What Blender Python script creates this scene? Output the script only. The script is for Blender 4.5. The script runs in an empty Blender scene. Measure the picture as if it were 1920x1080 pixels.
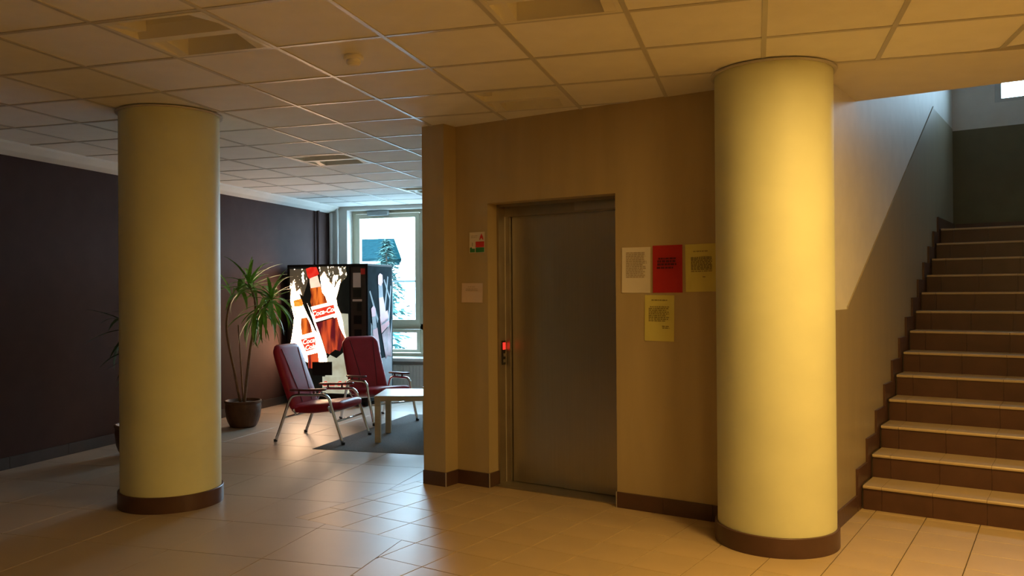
import bpy, math, random
from mathutils import Vector, Matrix

random.seed(7)
SC = bpy.context.scene
COL = SC.collection
V = Vector

# ------------------------------------------------------------------ camera
YAW, PIT, ROL, FPX = .2871, .0051, -.0071, 1552.0
CAMZ = 1.45
cy, sy = math.cos(YAW), math.sin(YAW)
_f, _r, _u = V((-sy, cy, 0)), V((cy, sy, 0)), V((0, 0, 1))
_f2 = _f * math.cos(PIT) + _u * math.sin(PIT)
_u2 = _u * math.cos(PIT) - _f * math.sin(PIT)
_r3 = _r * math.cos(ROL) + _u2 * math.sin(ROL)
_u3 = _u2 * math.cos(ROL) - _r * math.sin(ROL)
cam = bpy.data.cameras.new('camera')
cam.sensor_width = 36.0
cam.lens = FPX / 1920 * 36.0
cam.clip_start, cam.clip_end = .05, 300
camo = bpy.data.objects.new('camera', cam)
COL.objects.link(camo)
M = Matrix.Identity(4)
for i in range(3):
    M[i][0], M[i][1], M[i][2] = _r3[i], _u3[i], -_f2[i]
M[2][3] = CAMZ
camo.matrix_world = M
SC.camera = camo


def in_view(p, margin=40):
    d = V(p) - V((0, 0, CAMZ))
    z = d.dot(_f2)
    if z < .3:
        return False
    x, y = 960 + FPX * d.dot(_r3) / z, 540 - FPX * d.dot(_u3) / z
    return -margin < x < 1920 + margin and -margin < y < 1080 + margin


# ------------------------------------------------------------------ light
SKY = 26.0
LAMP_W = 88.0
LAMP_COL = (1.0, .61, .165)
wd = bpy.data.worlds.new('overcast_sky')
SC.world = wd
wd.use_nodes = True
wn = wd.node_tree.nodes
bg = wn['Background']
tc = wn.new('ShaderNodeTexCoord')
sep = wn.new('ShaderNodeSeparateXYZ')
rmp = wn.new('ShaderNodeValToRGB')
wd.node_tree.links.new(tc.outputs['Generated'], sep.inputs[0])
wd.node_tree.links.new(sep.outputs['Z'], rmp.inputs[0])
wd.node_tree.links.new(rmp.outputs[0], bg.inputs['Color'])
rmp.color_ramp.elements[0].position = 0.0
rmp.color_ramp.elements[0].color = (.54, .77, 1.0, 1)
rmp.color_ramp.elements[1].position = .8
rmp.color_ramp.elements[1].color = (.50, .75, 1.0, 1)
bg.inputs['Strength'].default_value = SKY

SC.view_settings.view_transform = 'Standard'
SC.view_settings.look = 'None'
SC.view_settings.exposure = 0.0
SC.view_settings.gamma = 1.0
SC.view_settings.use_curve_mapping = False
SC.cycles.use_denoising = True
SC.cycles.max_bounces = 9
SC.cycles.diffuse_bounces = 6
SC.cycles.glossy_bounces = 4
SC.cycles.transmission_bounces = 6
SC.cycles.sample_clamp_indirect = 6.0
SC.cycles.caustics_refractive = False


def area(name, loc, aim, sx, sy_, power, color, portal=False):
    l = bpy.data.lights.new(name, 'AREA')
    l.shape = 'RECTANGLE'
    l.size, l.size_y = sx, sy_
    l.energy = power
    l.color = color
    o = bpy.data.objects.new(name, l)
    o.location = loc
    o.rotation_euler = (V(aim) - V(loc)).to_track_quat('-Z', 'Y').to_euler()
    if portal:
        l.cycles.is_portal = True
    COL.objects.link(o)
    return o


# ------------------------------------------------------------------ frames
CEIL = 2.7115
EA, SA, FA = .2983, .3286, math.radians(17.3)


class Frame:
    def __init__(s, o, a):
        s.o = V((o[0], o[1], 0))
        s.U = V((math.cos(a), -math.sin(a), 0))
        s.N = V((math.sin(a), math.cos(a), 0))
        s.a = a

    def p(s, u, v, z=0.0):
        q = s.o + s.U * u + s.N * v
        return V((q.x, q.y, z))

    def uv(s, p):
        d = V((p[0], p[1], 0)) - s.o
        return d.dot(s.U), d.dot(s.N)


G = Frame((0, 0), 0.0)
E = Frame((-1.9, 5.8534), EA)      # lift wall: u to the right along it, v into it
S = Frame((.6666, 5.9153), SA)     # stairs: u across, v up the flight
F = Frame((0, 0), FA)              # small floor tiles

# ------------------------------------------------------------------ materials


def mat(name, col, rough=.6, metal=0.0, spec=.5, var=.06, scale=6.0, bump=0.0, bscale=40.0,
        emit=None, estr=0.0, rvar=0.0, stretch=None, coat=0.0):
    m = bpy.data.materials.new(name)
    m.use_nodes = True
    nt = m.node_tree
    b = nt.nodes['Principled BSDF']
    b.inputs['Roughness'].default_value = rough
    b.inputs['Metallic'].default_value = metal
    b.inputs['Specular IOR Level'].default_value = spec
    if coat:
        b.inputs['Coat Weight'].default_value = coat
        b.inputs['Coat Roughness'].default_value = .15
    co = nt.nodes.new('ShaderNodeTexCoord')
    mp = nt.nodes.new('ShaderNodeMapping')
    nt.links.new(co.outputs['Object'], mp.inputs[0])
    if stretch:
        mp.inputs['Scale'].default_value = stretch
    nz = nt.nodes.new('ShaderNodeTexNoise')
    nz.inputs['Scale'].default_value = scale
    nz.inputs['Detail'].default_value = 4
    nt.links.new(mp.outputs[0], nz.inputs['Vector'])
    rp = nt.nodes.new('ShaderNodeValToRGB')
    rp.color_ramp.elements[0].position = .3
    rp.color_ramp.elements[1].position = .7
    rp.color_ramp.elements[0].color = tuple(max(0, c * (1 - var)) for c in col) + (1,)
    rp.color_ramp.elements[1].color = tuple(min(1, c * (1 + var)) for c in col) + (1,)
    nt.links.new(nz.outputs['Fac'], rp.inputs[0])
    nt.links.new(rp.outputs[0], b.inputs['Base Color'])
    if rvar:
        mr = nt.nodes.new('ShaderNodeMapRange')
        mr.inputs[3].default_value = rough - rvar
        mr.inputs[4].default_value = rough + rvar
        nt.links.new(nz.outputs['Fac'], mr.inputs[0])
        nt.links.new(mr.outputs[0], b.inputs['Roughness'])
    if bump:
        n2 = nt.nodes.new('ShaderNodeTexNoise')
        n2.inputs['Scale'].default_value = bscale
        n2.inputs['Detail'].default_value = 3
        nt.links.new(mp.outputs[0], n2.inputs['Vector'])
        bp = nt.nodes.new('ShaderNodeBump')
        bp.inputs['Strength'].default_value = bump
        bp.inputs['Distance'].default_value = .004
        nt.links.new(n2.outputs['Fac'], bp.inputs['Height'])
        nt.links.new(bp.outputs[0], b.inputs['Normal'])
    if emit:
        b.inputs['Emission Color'].default_value = tuple(emit) + (1,)
        b.inputs['Emission Strength'].default_value = estr
    return m


MAT = dict(
    ceil_tile=mat('ceiling_tile_white', (.84, .83, .80), .85, var=.03, bump=.15, bscale=120),
    bar=mat('grid_bar_white_enamel', (.55, .54, .52), .38, var=.02),
    plaster=mat('plaster_white', (.74, .72, .68), .75, var=.03, bump=.08),
    stairwhite=mat('stair_wall_white', (.72, .70, .66), .55, var=.04, bump=.06),
    beige=mat('beige_oil_paint', (.44, .35, .21), .42, var=.05, bump=.08, scale=3, stretch=(3, 3, .4)),
    pier=mat('pier_beige_paint', (.44, .37, .24), .42, var=.05, bump=.08, scale=3, stretch=(3, 3, .4)),
    dado=mat('dado_grey_beige', (.34, .285, .19), .40, var=.05, bump=.08, scale=3, stretch=(3, 3, .4)),
    olive=mat('landing_olive_paint', (.15, .13, .065), .45, var=.06),
    column=mat('column_pale_yellow', (.70, .725, .50), .55, var=.04, bump=.10, scale=4, spec=.35),
    brown=mat('wall_plum_brown', (.068, .041, .038), .72, spec=.08, var=.06, bump=.06),
    skirt=mat('brown_skirting_tile', (.085, .042, .034), .35, var=.12, scale=9),
    skirtdark=mat('dark_skirting', (.06, .05, .05), .4, var=.1),
    floorA=mat('large_floor_tile', (.43, .35, .275), .38, var=.06, scale=2.2),
    floorB=mat('small_floor_tile', (.47, .35, .21), .38, var=.06, scale=3.0),
    grout=mat('dark_grout', (.085, .065, .05), .9, spec=.1),
    tread=mat('tread_tile', (.47, .36, .23), .30, var=.06, scale=4),
    nosing=mat('nosing_tile', (.55, .45, .33), .35, var=.05),
    riser=mat('riser_brown_tile', (.080, .036, .025), .36, var=.12, scale=8),
    steel=mat('brushed_steel', (.52, .50, .47), .38, metal=1.0, var=.035, scale=3, stretch=(40, 40, .6)),
    steeldark=mat('steel_frame_dark', (.42, .38, .33), .46, metal=1.0, var=.08),
    metaltrim=mat('aluminium_trim', (.75, .74, .72), .35, metal=.8),
    black=mat('black_plastic', (.012, .012, .013), .35),
    white=mat('white_plastic', (.86, .86, .85), .4),
    chrome=mat('chrome_tube', (.78, .78, .80), .10, metal=1.0, var=.02),
    leather=mat('burgundy_leatherette', (.33, .012, .026), .38, spec=.35, var=.12, scale=8, bump=.12, bscale=70),
    seam=mat('dark_seam', (.045, .004, .009), .6),
    armwood=mat('red_stained_wood', (.12, .018, .02), .3, var=.2, stretch=(1, 12, 12)),
    birch=mat('birch_veneer', (.62, .47, .29), .35, var=.1, stretch=(1, 14, 14), scale=3),
    rug=mat('grey_rug', (.13, .13, .125), .95, var=.2, scale=60, bump=.5, bscale=300),
    pot=mat('brown_glazed_pot', (.11, .055, .028), .5, spec=.3, var=.25, scale=9, bump=.3, bscale=25),
    soil=mat('soil', (.03, .02, .014), .95),
    stem=mat('woody_stem', (.24, .14, .07), .8, var=.2, scale=30, bump=.4),
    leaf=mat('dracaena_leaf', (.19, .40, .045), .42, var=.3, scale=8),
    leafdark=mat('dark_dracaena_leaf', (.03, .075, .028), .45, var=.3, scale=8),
    frame=mat('cream_window_frame', (.60, .56, .42), .45, var=.03),
    winwhite=mat('white_window_frame', (.55, .56, .55), .45, var=.03),
    greybox=mat('grey_vent', (.30, .33, .34), .5),
    radiator=mat('radiator_white', (.72, .72, .70), .4),
    pipe=mat('pipe_white', (.72, .71, .68), .45),
    pap_white=mat('paper_white', (.72, .66, .58), .7, var=.02),
    pap_grey=mat('paper_dull', (.70, .56, .50), .7, var=.02),
    pap_red=mat('paper_red', (.42, .012, .012), .65, var=.03),
    pap_yel=mat('paper_yellow', (.62, .56, .16), .7, var=.02),
    ink=mat('print_ink', (.24, .19, .07), .7),
    inkfaint=mat('print_ink_faint', (.42, .34, .26), .7),
    inkred=mat('print_ink_on_red', (.10, .004, .006), .7),
    signred=mat('sign_red', (.60, .03, .02), .5),
    signgreen=mat('sign_green', (.03, .20, .06), .5),
    lampin=mat('luminaire_reflector', (.80, .78, .70), .35, var=.02),
    tube=mat('tube_off', (.65, .64, .60), .3),
    tube_on=mat('tube_on', (.9, .85, .7), .3, emit=LAMP_COL, estr=10.0),
    led=mat('red_led', (.4, .01, .01), .4, emit=(1.0, .03, .02), estr=1.6),
    machine=mat('machine_black', (.014, .013, .013), .6, spec=.15),
    control=mat('machine_control_brown', (.045, .030, .024), .4),
    roof=mat('grey_roof_tiles', (.006, .020, .024), 1.0, spec=.0, var=.2),
    housewall=mat('house_render', (.70, .70, .66), .8),
    gable=mat('house_gable_dark', (.003, .013, .015), 1.0, spec=0.0),
    spruce=mat('spruce_green', (.05, .095, .088), 1.0, spec=0.0, var=.4, scale=3),
    bush=mat('bush_green', (.035, .085, .078), 1.0, spec=0.0, var=.4, scale=3),
    lawn=mat('forecourt_paving', (.45, .45, .45), 1.0, spec=0.0, var=.3),
    railing=mat('fence_metal', (.05, .06, .06), .9, spec=0.0),
    trunk=mat('tree_trunk', (.07, .05, .035), .9),
)


def glassmat():
    m = bpy.data.materials.new('window_glass')
    m.use_nodes = True
    nt = m.node_tree
    for n in list(nt.nodes):
        nt.nodes.remove(n)
    out = nt.nodes.new('ShaderNodeOutputMaterial')
    mx = nt.nodes.new('ShaderNodeMixShader')
    tr = nt.nodes.new('ShaderNodeBsdfTransparent')
    tr.inputs[0].default_value = (.93, .97, .96, 1)
    gl = nt.nodes.new('ShaderNodeBsdfGlossy')
    gl.inputs['Roughness'].default_value = .02
    # plain Schlick reflectance, the same from both sides of the pane
    lw_ = nt.nodes.new('ShaderNodeLayerWeight')
    lw_.inputs[0].default_value = .12
    mr = nt.nodes.new('ShaderNodeMapRange')
    mr.inputs[3].default_value = .035
    mr.inputs[4].default_value = .6
    pw = nt.nodes.new('ShaderNodeMath')
    pw.operation = 'POWER'
    pw.inputs[1].default_value = 3.0
    nt.links.new(lw_.outputs['Facing'], pw.inputs[0])
    nt.links.new(pw.outputs[0], mr.inputs[0])
    nt.links.new(mr.outputs[0], mx.inputs[0])
    nt.links.new(tr.outputs[0], mx.inputs[1])
    nt.links.new(gl.outputs[0], mx.inputs[2])
    nt.links.new(mx.outputs[0], out.inputs[0])
    return m


MAT['glass'] = glassmat()

# ------------------------------------------------------------------ builders


def link(name, me, m=None, parent=None, smooth=False):
    o = bpy.data.objects.new(name, me)
    COL.objects.link(o)
    if m and not me.materials:
        me.materials.append(MAT[m] if isinstance(m, str) else m)
    if parent:
        o.parent = parent
    if smooth:
        for p in me.polygons:
            p.use_smooth = True
    return o


def newmesh(name, vs, fs):
    me = bpy.data.meshes.new(name)
    me.from_pydata([tuple(v) for v in vs], [], fs)
    me.update()
    return me


class MB:
    def __init__(s):
        s.v, s.f = [], []

    def add(s, vs, fs):
        b = len(s.v)
        s.v += [V(v) for v in vs]
        s.f += [tuple(i + b for i in f) for f in fs]
        return s

    def box(s, x0, x1, y0, y1, z0, z1, fr=None, ch=0.0):
        P = [(x0, y0), (x1, y0), (x1, y1), (x0, y1)]
        return s.prism(P, z0, z1, fr, ch)

    def prism(s, poly, z0, z1, fr=None, ch=0.0, chd=None, bottom=False):
        """vertical prism over a 2-D polygon; ch = chamfer at the top edge (at the bottom edge if bottom)"""
        n = len(poly)
        cx = sum(p[0] for p in poly) / n
        cy_ = sum(p[1] for p in poly) / n

        def ins(p, c):
            dx, dy = cx - p[0], cy_ - p[1]
            l = math.hypot(dx, dy) or 1
            c = min(c * 1.4, l * .45)
            return (p[0] + dx / l * c, p[1] + dy / l * c)
        t = (lambda p, z: fr.p(p[0], p[1], z)) if fr else (lambda p, z: V((p[0], p[1], z)))
        if ch <= 0:
            rings = [(poly, z0), (poly, z1)]
        elif not bottom:
            rings = [(poly, z0), (poly, z1 - (chd or ch)), ([ins(p, ch) for p in poly], z1)]
        else:
            rings = [([ins(p, ch) for p in poly], z0), (poly, z0 + (chd or ch)), (poly, z1)]
        vs, fs = [], []
        for P, z in rings:
            vs += [t(p, z) for p in P]
        for r in range(len(rings) - 1):
            for i in range(n):
                j = (i + 1) % n
                fs.append((r * n + i, r * n + j, (r + 1) * n + j, (r + 1) * n + i))
        fs.append(tuple(range(n - 1, -1, -1)))
        k = (len(rings) - 1) * n
        fs.append(tuple(k + i for i in range(n)))
        return s.add(vs, fs)

    def slab(s, fn, poly, d0, d1):
        """polygon in a plane, fn(a,b,d) -> point, extruded from d0 to d1"""
        n = len(poly)
        vs = [fn(a, b, d0) for a, b in poly] + [fn(a, b, d1) for a, b in poly]
        fs = [tuple(range(n)), tuple(range(2 * n - 1, n - 1, -1))]
        for i in range(n):
            j = (i + 1) % n
            fs.append((j, i, n + i, n + j))
        return s.add(vs, fs)

    def tube(s, pts, rad, n=8, cap=True):
        pts = [V(p) for p in pts]
        rs = rad if isinstance(rad, (list, tuple)) else [rad] * len(pts)
        up = V((0, 0, 1))
        vs, fs = [], []
        prev = None
        for i, p in enumerate(pts):
            d = (pts[min(i + 1, len(pts) - 1)] - pts[max(i - 1, 0)]).normalized()
            if prev is None:
                a = d.cross(up)
                if a.length < .05:
                    a = d.cross(V((1, 0, 0)))
                a.normalize()
            else:
                a = prev - d * prev.dot(d)
                a.normalize()
            prev = a
            b = d.cross(a)
            for k in range(n):
                t = 2 * math.pi * k / n
                vs.append(p + (a * math.cos(t) + b * math.sin(t)) * rs[i])
        for i in range(len(pts) - 1):
            for k in range(n):
                j = (k + 1) % n
                fs.append((i * n + k, i * n + j, (i + 1) * n + j, (i + 1) * n + k))
        if cap:
            fs.append(tuple(range(n - 1, -1, -1)))
            fs.append(tuple((len(pts) - 1) * n + k for k in range(n)))
        return s.add(vs, fs)

    def lathe(s, prof, n=40, c=(0, 0, 0), mod=None, caps=True):
        vs, fs = [], []
        for i, (r, z) in enumerate(prof):
            for k in range(n):
                t = 2 * math.pi * k / n
                rr = r * (mod(t, z) if mod else 1)
                vs.append(V((c[0] + rr * math.cos(t), c[1] + rr * math.sin(t), c[2] + z)))
        for i in range(len(prof) - 1):
            for k in range(n):
                j = (k + 1) % n
                fs.append((i * n + k, i * n + j, (i + 1) * n + j, (i + 1) * n + k))
        if caps:
            fs.append(tuple(range(n - 1, -1, -1)))
            fs.append(tuple((len(prof) - 1) * n + k for k in range(n)))
        return s.add(vs, fs)

    def build(s, name, m, parent=None, smooth=False, auto=False):
        me = newmesh(name, s.v, s.f)
        o = link(name, me, m, parent, smooth)
        if auto:
            for p in me.polygons:
                p.use_smooth = True
            me.set_sharp_from_angle(angle=math.radians(35))
        return o


def tag(o, label=None, cat=None, group=None, kind=None):
    if label:
        o['label'] = label
    if cat:
        o['category'] = cat
    if group:
        o['group'] = group
    if kind:
        o['kind'] = kind
    return o


def empty(name, loc, rz=0.0, label=None, cat=None, group=None):
    o = bpy.data.objects.new(name, None)
    COL.objects.link(o)
    o.empty_display_size = .1
    o.location = loc
    o.rotation_euler = (0, 0, rz)
    return tag(o, label, cat, group)


def struct(o):
    o['kind'] = 'structure'
    return o


def copy_tree(o, parent=None):
    c = o.copy()
    COL.objects.link(c)
    if parent:
        c.parent = parent
    for ch in list(o.children):
        copy_tree(ch, c)
    return c


def catmull(pts, seg=5):
    pts = [V(p) for p in pts]
    out = []
    for i in range(len(pts) - 1):
        p0, p1, p2, p3 = pts[max(i - 1, 0)], pts[i], pts[i + 1], pts[min(i + 2, len(pts) - 1)]
        for k in range(seg):
            t = k / seg
            out.append(.5 * ((2 * p1) + (p2 - p0) * t + (2 * p0 - 5 * p1 + 4 * p2 - p3) * t * t + (3 * p1 - p0 - 3 * p2 + p3) * t ** 3))
    out.append(pts[-1])
    return out


# polygon clipping (convex clipper): keep the part with a*x+b*y <= c
def halfclip(poly, a, b, c):
    out = []
    n = len(poly)
    for i in range(n):
        p, q = poly[i], poly[(i + 1) % n]
        dp, dq = a * p[0] + b * p[1] - c, a * q[0] + b * q[1] - c
        if dp <= 0:
            out.append(p)
        if (dp < 0 < dq) or (dq < 0 < dp):
            t = dp / (dp - dq)
            out.append((p[0] + (q[0] - p[0]) * t, p[1] + (q[1] - p[1]) * t))
    return out


def parea(P):
    return abs(sum(P[i][0] * P[(i + 1) % len(P)][1] - P[(i + 1) % len(P)][0] * P[i][1] for i in range(len(P)))) / 2


def inside(poly, H):
    for h in H:
        if len(poly) < 3:
            return []
        poly = halfclip(poly, *h)
    return poly if len(poly) > 2 and parea(poly) > 4e-4 else []


def outside(poly, H):
    """poly minus the convex region where all h hold -> list of convex pieces"""
    res = []
    for a, b, c in H:
        if len(poly) < 3:
            break
        o = halfclip(poly, -a, -b, -c)
        if len(o) > 2 and parea(o) > 4e-4:
            res.append(o)
        poly = halfclip(poly, a, b, c)
    return res


def hp(fr, u=None, v=None, sign=1):
    """half plane sign*(coord) <= sign*value in frame fr"""
    if u is not None:
        n, val = fr.U, u
    else:
        n, val = fr.N, v
    off = fr.o.dot(n)
    return (sign * n.x, sign * n.y, sign * (val + off))


# ================================================================== SHELL
XL, XR, YB, YW = -6.02, 3.3, -2.6, 10.92      # left wall, right wall, wall behind, window wall
DOOR_T = 2.113
PU0, PU1, PV = -.52, -.31, -.15              # pier left of the lift

# ---- floor
fl = struct(MB().box(XL - .3, XR + .3, YB - .2, YW + .1, -.12, -.0045).build('floor', 'grout'))
gap = .0022
R1 = [hp(F, u=-4.16, sign=-1), hp(F, v=3.68, sign=-1)]
rest = MB()
full = {}
nbig = nsmall = 0
# large tiles, square to the lounge
for i in range(-8, 12):
    for j in range(-12, 13):
        x1 = -2.01 - .604 * i
        x0 = x1 - .604
        y0 = 3.967 + .602 * j
        y1 = y0 + .602
        if x1 < XL or y1 < YB or y0 > YW + .05 or x0 > -.2:
            continue
        P = [(x0 + gap, y0 + gap), (x1 - gap, y0 + gap), (x1 - gap, y1 - gap), (x0 + gap, y1 - gap)]
        pieces = outside(P, R1 + [hp(E, v=.3, sign=1)])
        lim = [(0, 1, 5.2), (-1, 0, 2.01)]
        out = []
        for q in pieces:                       # nothing of this grid in front of the lift, right of x = -2.01
            out += outside(q, lim)
        out = [inside(q, [(-1, 0, -XL), (0, 1, YW), (0, -1, -YB)]) for q in out]
        out = [q for q in out if q]
        if not out:
            continue
        c = ((x0 + x1) / 2, (y0 + y1) / 2, 0)
        vis = any(in_view((p[0], p[1], 0)) for q in out for p in q)
        mb = MB() if vis else rest
        for q in out:
            whole = len(out) == 1 and len(q) == 4
            mb.prism(q, -.0085, 0.0, None, .0016 if whole else 0)
        if vis:
            mb.build('floor_tile', 'floorA', fl)
            nbig += 1
rest.build('floor_tile', 'floorA', fl)['kind'] = 'stuff'
# small tiles, square to the lift and the stairs
rest = MB()
R2 = [(-1, 0, 2.01 - .0)]
proto = None
for i in range(-16, 22):
    for j in range(-26, 9):
        u0, v0 = -.745 + .3 * i, 3.68 + .3 * j
        P = [F.p(u0 + a, v0 + b) for a, b in ((gap, gap), (.3 - gap, gap), (.3 - gap, .3 - gap), (gap, .3 - gap))]
        P = [(p.x, p.y) for p in P]
        if v0 >= 3.6799:
            q = inside(P, [hp(F, u=-4.16 + gap, sign=-1)])
        else:
            q = inside(P, [(-1, 0, 2.01 - gap)])
        q = inside(q, [(1, 0, XR), (0, -1, -YB)]) if q else q
        if not q:
            continue
        cx_, cy_ = F.p(u0 + .15, v0 + .15).xy
        eu_, ev_ = E.uv((cx_, cy_))
        su_, sv_ = S.uv((cx_, cy_))
        if (ev_ > .5 and su_ < -.2) or (su_ > -.1 and sv_ > .3) or eu_ > 5.2 and sv_ > .2:
            continue
        if any(in_view((p[0], p[1], 0)) for p in q):
            if len(q) == 4 and parea(q) > .0868:
                if proto is None:
                    h = .15 - gap
                    proto = newmesh('floor_tile', *(lambda m: (m.v, m.f))(MB().prism([(-h, -h), (h, -h), (h, h), (-h, h)], -.0085, 0, None, .0016)))
                o = link('floor_tile', proto, 'floorB', fl)
                o.location = (cx_, cy_, random.uniform(-.0004, 0))
                o.rotation_euler = (0, 0, -FA)
            else:
                MB().prism(q, -.0085, 0, None, .0012).build('floor_tile', 'floorB', fl)
            nsmall += 1
        else:
            rest.prism(q, -.0085, 0, None, 0)
rest.build('floor_tile', 'floorB', fl)['kind'] = 'stuff'
print('floor tiles', nbig, nsmall)

# ---- left wall with the boxed strip under the ceiling
struct(MB().box(XL - .25, XL, YB - .2, YW + .4, 0, 2.95).build('wall_left', 'brown'))
prof = [(XL, 2.628), (XL + .03, 2.625), (XL + .11, 2.652), (XL + .175, 2.697), (XL + .19, 2.74), (XL, 2.74)]
struct(MB().slab(lambda a, b, d: V((a, d, b)), prof, YB, YW).build('trim_1', 'plaster'))
bb = struct(MB().box(XL, XL + .006, YB, YW, 0, .095).build('baseboard_left', 'grout'))
for k in range(22):
    y0 = YB + .62 * k
    if y0 + .3 > YW:
        break
    MB().box(XL + .001, XL + .013, y0 + .002, min(y0 + .618, YW), 0.001, .10).build('skirting_board', 'skirtdark', bb)

# ---- window wall of the lounge
WX0, WX1, WZ0, WZ1 = -5.735, -3.6, .53, 2.665
w = MB()
w.box(XL - .25, WX0, YW, YW + .4, 0, 2.95)
w.box(WX1, 1.0, YW, YW + .4, 0, 2.95)
w.box(WX0, WX1, YW, YW + .4, 0, WZ0)
w.box(WX0, WX1, YW, YW + .4, WZ1, 2.95)
struct(w.build('wall_window', 'plaster'))
# right side of the lounge (flank of the lift shaft)
struct(MB().box(PU0, PU0 + .15, .34, 6.2, 0, 2.95, E).build('wall_lounge', 'pier'))
# room behind the photographer
struct(MB().box(XL - .25, XR + .25, YB - .25, YB, 0, 2.95).build('wall_back', 'beige'))
struct(MB().box(XR, XR + .25, YB - .1, 5.3, 0, 2.95).build('wall_right', 'beige'))

# ---- lift wall, with pier, niche and door opening
w = MB()
w.box(PU0, PU1, PV, .35, 0, 2.80, E)
w.box(PU1, -.018, 0, .35, 0, 2.80, E)
w.box(-.018, 1.037, 0, .35, DOOR_T, 2.80, E)
w.box(1.037, 2.375, 0, .35, 0, 2.80, E)
lw = struct(w.build('wall_elevator', 'beige'))
# skirting of the lift wall, tile by tile
bb = struct(MB().box(PU0 + .002, PU1 - .002, PV - .001, PV + .02, 0, .06, E).build('baseboard_elevator', 'grout'))
H = .104


def skirt_run(u0, u1, v, parent, step=.3):
    n = max(1, round((u1 - u0) / step))
    for k in range(n):
        a, b = u0 + (u1 - u0) * k / n, u0 + (u1 - u0) * (k + 1) / n
        MB().box(a + .0012, b - .0012, v - .012, v, 0, H, E).build('skirting_tile', 'skirt', parent)


skirt_run(PU0, PU1 + .012, PV, bb, .22)
MB().box(PU1, PU1 + .012, PV + .001, -.013, 0, H, E).build('skirting_tile', 'skirt', bb)
skirt_run(PU1 + .001, -.006, 0, bb, .31)
MB().box(-.018, -.006, .001, .119, 0, H, E).build('skirting_tile', 'skirt', bb)
skirt_run(1.037, 2.37, 0, bb, .3)
for u, v in ((PU1 + .0125, PV - .0125), (-.0055, -.0125), (1.0365, -.0125)):
    MB().box(u - .003, u + .003, v - .003, v + .003, 0, H + .002, E).build('corner_trim', 'metaltrim', bb)

# ---- lift door
dr = struct(MB().box(-.03, 1.06, .262, .30, 0, 2.14, E).build('door_1', 'steeldark'))
jm = MB()
jm.box(-.017, .0, .12, .255, H * 0, DOOR_T, E)
jm.box(0, .040, .205, .258, 0, 2.03, E)
jm.build('frame_jamb', 'steeldark', dr)
MB().box(0.0, .0035, .2005, .206, 0, 2.11, E).build('frame_edge', 'metaltrim', dr)
jr = MB()
jr.box(1.02, 1.036, .12, .255, 0, DOOR_T, E)
jr.box(.985, 1.02, .205, .258, 0, 2.03, E)
jr.build('frame_jamb', 'steeldark', dr)
hd = MB()
hd.box(-.017, 1.036, .12, .135, 2.092, DOOR_T, E)
hd.box(0.0, 1.02, .196, .258, 2.025, 2.113, E)
hd.build('frame_header', 'steeldark', dr)
MB().box(.62, 1.02, .180, .197, 2.035, 2.112, E).build('header_cover', 'steel', dr)
MB().box(.046, .502, .236, .258, .012, 2.024, E).build('door_panel', 'steel', dr)
MB().box(.498, .985, .222, .235, .012, 2.024, E).build('door_panel', 'steel', dr)
MB().box(0.0, 1.02, .05, .26, .0, .008, E).build('door_sill', 'steeldark', dr)
# call panel on the jamb, facing the stairs
cp = MB().box(.0003, .0045, .166, .236, .900, 1.082, E)
cp = MB().box(.0003, .0045, .150, .198, .900, 1.082, E).build('call_panel', 'black', dr)
MB().box(.0045, .008, .160, .192, 1.015, 1.068, E).build('floor_indicator', 'led', cp)['label'] = 'glowing red floor indicator'
MB().box(.0045, .009, .163, .186, .962, .985, E).build('button', 'steel', cp)
MB().box(.0045, .009, .163, .186, .918, .941, E).build('button', 'steel', cp)

# ---- stair wall: white above, grey-beige dado below with a sloping edge
sw = MB()
sw.box(-.20, -.03, -.812, 4.56, 0, 5.3, S)
stw = struct(sw.build('wall_stairs', 'stairwhite'))
dado = [(-.81, 0), (4.549, 0), (4.549, 3.232), (3.213, 3.232), (-.267, 1.327), (-.81, 1.327)]
MB().slab(lambda a, b, d: S.p(d, a, b), dado, -.031, -.0265).build('dado_panel', 'dado', stw)
edge = [(3.213, 3.232), (3.213, 3.246), (-.267, 1.341), (-.267, 1.327)]
MB().slab(lambda a, b, d: S.p(d, a, b), edge, -.030, -.021).build('dado_edge', 'dado', stw)
# ---- landing wall with its window
BW = 4.55
U0, U1, Z0, Z1 = .385, 1.12, 3.47, 4.25
w = MB()
w.box(-.20, U0, BW, BW + .35, 0, 5.3, S)
w.box(U1, 2.1, BW, BW + .35, 0, 5.3, S)
w.box(U0, U1, BW, BW + .35, 0, Z0, S)
w.box(U0, U1, BW, BW + .35, Z1, 5.3, S)
wl = struct(w.build('wall_landing', 'stairwhite'))
MB().box(-.029, 1.8, BW - .004, BW, 2.05, 3.208, S).build('dado_panel', 'olive', wl)
struct(MB().box(1.8, 2.0, -.45, BW + .3, 0, 5.3, S).build('wall_stairwell', 'stairwhite'))
p0, p1 = S.p(1.8, 0), S.p(2.9, -.1)
struct(MB().box(2.0, 3.2, -.02, .2, 0, 2.95, S).build('wall_front', 'beige'))
struct(MB().box(-.4, 2.2, -.5, BW + .4, 5.25, 5.4, S).build('ceiling_stairwell', 'stairwhite'))
struct(MB().box(-.03, 1.8, -.35, -.2, 3.0, 5.3, S).build('wall_sky_block', 'stairwhite'))  # unseen wall added above the soffit to keep sky light from leaking in

w2 = struct(MB().box(U0, U1, BW + .10, BW + .16, Z0, Z0 + .03, S).build('window_2', 'winwhite'))
f = MB()
for a, b, c, d in ((U0, U0 + .06, Z0, Z1), (U1 - .06, U1, Z0, Z1), (U0 + .06, U1 - .06, Z1 - .05, Z1), (U0 + .06, U1 - .06, Z0 + .0, Z0 + .04)):
    f.box(a, b, BW + .005, BW + .13, c, d, S)
f.build('window_frame', 'winwhite', w2)
MB().box(U0 + .06, U1 - .06, BW + .115, BW + .119, Z0 + .04, Z1 - .05, S).build('pane', 'glass', w2)

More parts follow.
